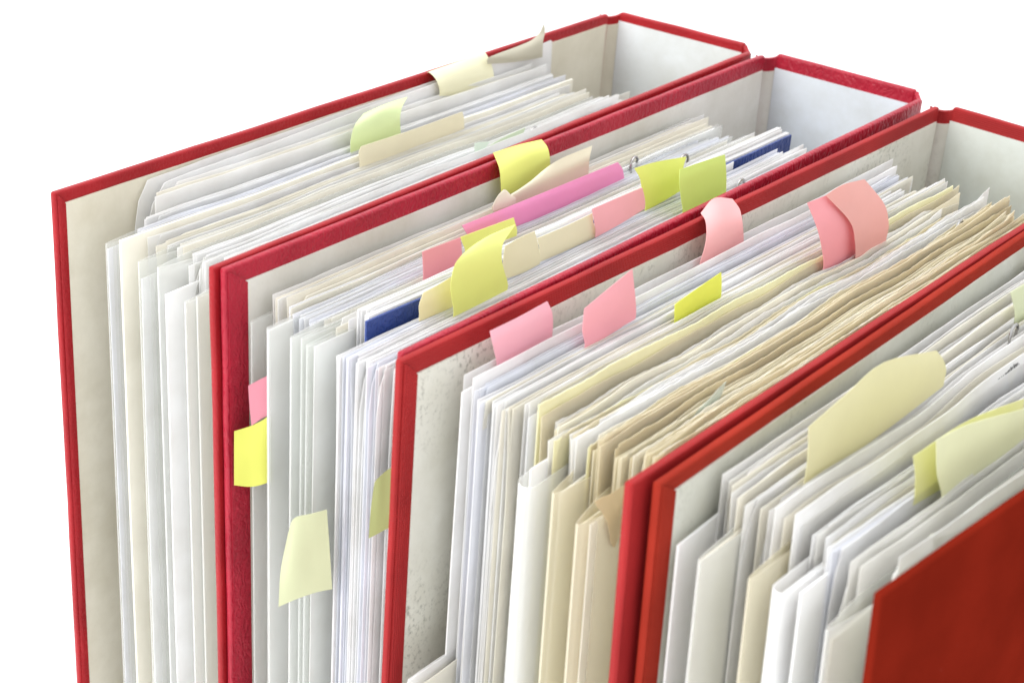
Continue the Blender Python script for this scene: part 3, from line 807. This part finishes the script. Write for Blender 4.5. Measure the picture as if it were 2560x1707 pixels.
  ('4', (222, 228, 190), 'pale green note tip at the right border of the nearest binder', [[[270.8, 157.2, -11.7], [271.0, 163.0, -11.6], [271.2, 170.6, -11.9]], [[270.8, 157.2, -9.5], [271.0, 163.0, -9.4], [271.2, 170.6, -9.7]], [[270.8, 155.7, -5.4], [270.9, 161.5, -5.3], [271.1, 168.9, -5.2]], [[270.6, 150.9, 1.7], [270.8, 157.1, 1.8], [271.0, 166.4, 1.5]]]),
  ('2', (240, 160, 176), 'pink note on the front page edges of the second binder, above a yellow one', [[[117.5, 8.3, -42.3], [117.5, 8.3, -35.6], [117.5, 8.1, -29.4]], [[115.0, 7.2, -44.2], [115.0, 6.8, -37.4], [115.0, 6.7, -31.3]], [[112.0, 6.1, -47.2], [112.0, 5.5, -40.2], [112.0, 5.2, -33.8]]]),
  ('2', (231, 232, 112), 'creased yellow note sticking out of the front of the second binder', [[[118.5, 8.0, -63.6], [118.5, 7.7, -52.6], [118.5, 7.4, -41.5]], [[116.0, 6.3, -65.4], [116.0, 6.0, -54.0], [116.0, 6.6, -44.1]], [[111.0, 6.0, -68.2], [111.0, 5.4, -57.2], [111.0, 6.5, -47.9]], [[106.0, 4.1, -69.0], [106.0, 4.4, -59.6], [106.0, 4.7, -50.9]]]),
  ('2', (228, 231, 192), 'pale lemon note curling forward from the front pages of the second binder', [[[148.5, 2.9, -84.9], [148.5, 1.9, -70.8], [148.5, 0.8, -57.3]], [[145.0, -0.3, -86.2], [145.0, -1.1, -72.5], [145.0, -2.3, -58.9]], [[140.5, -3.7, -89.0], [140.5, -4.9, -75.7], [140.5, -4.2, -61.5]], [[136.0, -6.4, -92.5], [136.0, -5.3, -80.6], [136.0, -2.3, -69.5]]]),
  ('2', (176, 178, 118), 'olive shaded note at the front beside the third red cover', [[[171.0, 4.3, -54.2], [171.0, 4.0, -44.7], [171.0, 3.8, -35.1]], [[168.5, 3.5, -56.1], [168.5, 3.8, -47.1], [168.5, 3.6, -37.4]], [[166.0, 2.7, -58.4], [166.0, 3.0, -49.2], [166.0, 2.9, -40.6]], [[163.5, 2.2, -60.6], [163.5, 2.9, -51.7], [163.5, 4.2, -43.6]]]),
]


def cr(p0, p1, p2, p3, t):
    return 0.5 * ((2 * p1) + (p2 - p0) * t + (2 * p0 - 5 * p1 + 4 * p2 - p3) * t * t + (3 * p1 - p0 - 3 * p2 + p3) * t ** 3)

def spline(pts, n):
    m = len(pts)
    out = []
    for k in range(n):
        s = k / (n - 1) * (m - 1)
        i = min(int(s), m - 2)
        g = lambda j: pts[j] if 0 <= j < m else (pts[0] * 2 - pts[1] if j < 0 else pts[-1] * 2 - pts[-2])
        out.append(cr(g(i - 1), g(i), g(i + 1), g(i + 2), s - i))
    return out

for q, (b, colr, lab, rows) in enumerate(NOTES):
    rows3 = [spline([Vector(p) for p in r], 13) for r in rows]
    cols = [spline([rows3[i][j] for i in range(len(rows3))], 6 * (len(rows3) - 1) + 1) for j in range(13)]
    me = grid_solid('sticky_note', cols, 0.14)
    o = link('sticky_note', me, M['note'])
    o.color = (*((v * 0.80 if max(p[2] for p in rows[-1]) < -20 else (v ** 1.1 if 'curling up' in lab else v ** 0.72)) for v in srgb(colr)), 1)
    tag(o, lab, 'sticky note', 'sticky notes marking pages')

SCRAPS = [
  ('3', (224, 210, 180), 'torn beige flap hanging in front of the amber sleeve, third binder', [[[240.0, 9.0, -31.0], [240.0, 10.5, -32.5], [240.0, 11.4, -31.5]], [[239.8, 6.3, -22.8], [239.7, 9.6, -23.0], [239.6, 13.2, -23.5]], [[238.9, 2.2, -15.9], [238.8, 8.2, -16.3], [238.7, 14.7, -16.7]]]),
  ('3', (222, 228, 220), 'pale blue grey torn sliver lying across the beige papers', [[[236.0, 43.2, -15.1], [235.9, 46.7, -14.8], [235.9, 49.8, -14.4]], [[235.9, 48.0, -10.6], [235.8, 52.4, -10.7], [235.7, 58.2, -11.0]], [[235.1, 58.9, -7.4], [235.1, 60.5, -7.2], [235.0, 61.9, -7.0]]]),
  ('4', (232, 232, 222), 'small white torn triangle beside the nearest red cover', [[[313.0, 30.5, -8.0], [313.0, 31.6, -8.1], [313.1, 32.8, -8.2]], [[313.0, 29.2, -5.6], [313.1, 33.1, -6.4], [313.2, 36.4, -7.2]], [[312.6, 29.1, -4.5], [312.7, 34.4, -5.9], [312.9, 40.0, -7.6]]]),
]

for q, (b, colr, lab, rows) in enumerate(SCRAPS):
    rows3 = [spline([Vector(p) for p in r], 11) for r in rows]
    cols = [spline([rows3[i][j] for i in range(len(rows3))], 6 * (len(rows3) - 1) + 1) for j in range(11)]
    cols = [[p + Vector((nz(p.y * 0.2, p.z * 0.2, q * 3.0) * 0.5, 0, nz(p.y * 0.3, p.z * 0.3, q * 5.0) * 0.5)) for p in c] for c in cols]
    o = link('paper_scrap', grid_solid('paper_scrap', cols, 0.14), M['paper'])
    o.color = (*srgb(colr), 1)
    tag(o, lab, 'paper scrap')

# printed leaf in the nearest binder: a row of half hidden letters along its top
pl = sheet('4', 286.6, 15.0, -4.6, -4.6, 238, WHT, label='white sheet with a line of black print near the right border', rag=0.1, jit=0.0)
strokes = ((0.0, 1.3, 0.25), (1.9, 0.4, 0.4), (2.9, 0.4, 0.4), (4.0, 1.4, 0.5), (5.6, 0.9, 0.8), (6.7, 0.35, 1.5), (7.3, 0.9, 1.0), (8.5, 0.4, 1.6), (9.2, 1.0, 1.2), (10.5, 0.9, 1.1), (11.9, 0.4, 0.6))
V, F = [], []
for dy, w, hh in strokes:
    for y in (116.0 + dy, 116.0 + dy + w):
        for z in (-7.4, -7.4 + hh):
            V.append((sx('4', 286.6, y, z) + 0.16, y, z))
    n0 = len(V) - 4
    F.append((n0, n0 + 2, n0 + 3, n0 + 1))
o = link('printed_letters', from_py('printed_letters', V, F), M['ink'], pl, smooth=False)

# ------------------------------------------------------------------ paper clips
def tube(name, pts, r, sides=8):
    V, F = [], []
    for i, p in enumerate(pts):
        p = Vector(p)
        t = (Vector(pts[min(i + 1, len(pts) - 1)]) - Vector(pts[max(i - 1, 0)])).normalized()
        u = t.cross(Vector((1, 0, 0.01))).normalized()
        w = t.cross(u)
        for k in range(sides):
            a = 2 * math.pi * k / sides
            V.append(p + (u * math.cos(a) + w * math.sin(a)) * r)
    for i in range(len(pts) - 1):
        for k in range(sides):
            k2 = (k + 1) % sides
            F.append((i * sides + k, i * sides + k2, (i + 1) * sides + k2, (i + 1) * sides + k))
    F.append(tuple(range(sides))[::-1])
    F.append(tuple((len(pts) - 1) * sides + k for k in range(sides)))
    me = from_py(name, V, F)
    fix_normals(me)
    return me

def clip(x, y, z, label, w=3.2, tilt=0.0):
    pts = []
    # outer leg up, round top, down, and the inner loop
    for k in range(6):
        pts.append((0.9, -w, -20 + k * 4.0))
    for k in range(1, 10):
        a = math.pi * k / 10
        pts.append((0.9 - 1.1 * k / 10, -w * math.cos(a), w * math.sin(a)))
    for k in range(6):
        pts.append((-0.4, w, -k * 4.0))
    for k in range(1, 8):
        a = math.pi * k / 8
        pts.append((-0.4, 0.2 + (w - 0.2) * math.cos(a) * 0.86, -22 - 2.4 * math.sin(a)))
    me = tube('paper_clip', [(x + p[0] + tilt * p[2], y + p[1], z + p[2]) for p in pts], 0.48)
    o = link('paper_clip', me, M['wire'])
    tag(o, label, 'paper clip', 'paper clips on page tops')

clip(115.2, 181.0, -11.6, 'steel paper clip behind the magenta strip, nearer the second cover', 2.6)
clip(127.2, 193.5, -11.6, 'steel paper clip loop standing above white papers beside the blue notebook', 3.6)
clip(152.5, 191.5, -12.3, 'dark steel paper clip right of the lime green note', 3.0)
clip(70.6, 180.0, -13.0, 'grey paper clip deep among papers of the rearmost binder', 3.0)
clip(275.4, 146.0, -8.5, 'steel paper clip at the right border in the nearest binder', 3.4)
clip(224.0, 212.0, -12.0, 'dark paper clip among the beige papers near the third spine', 3.4)
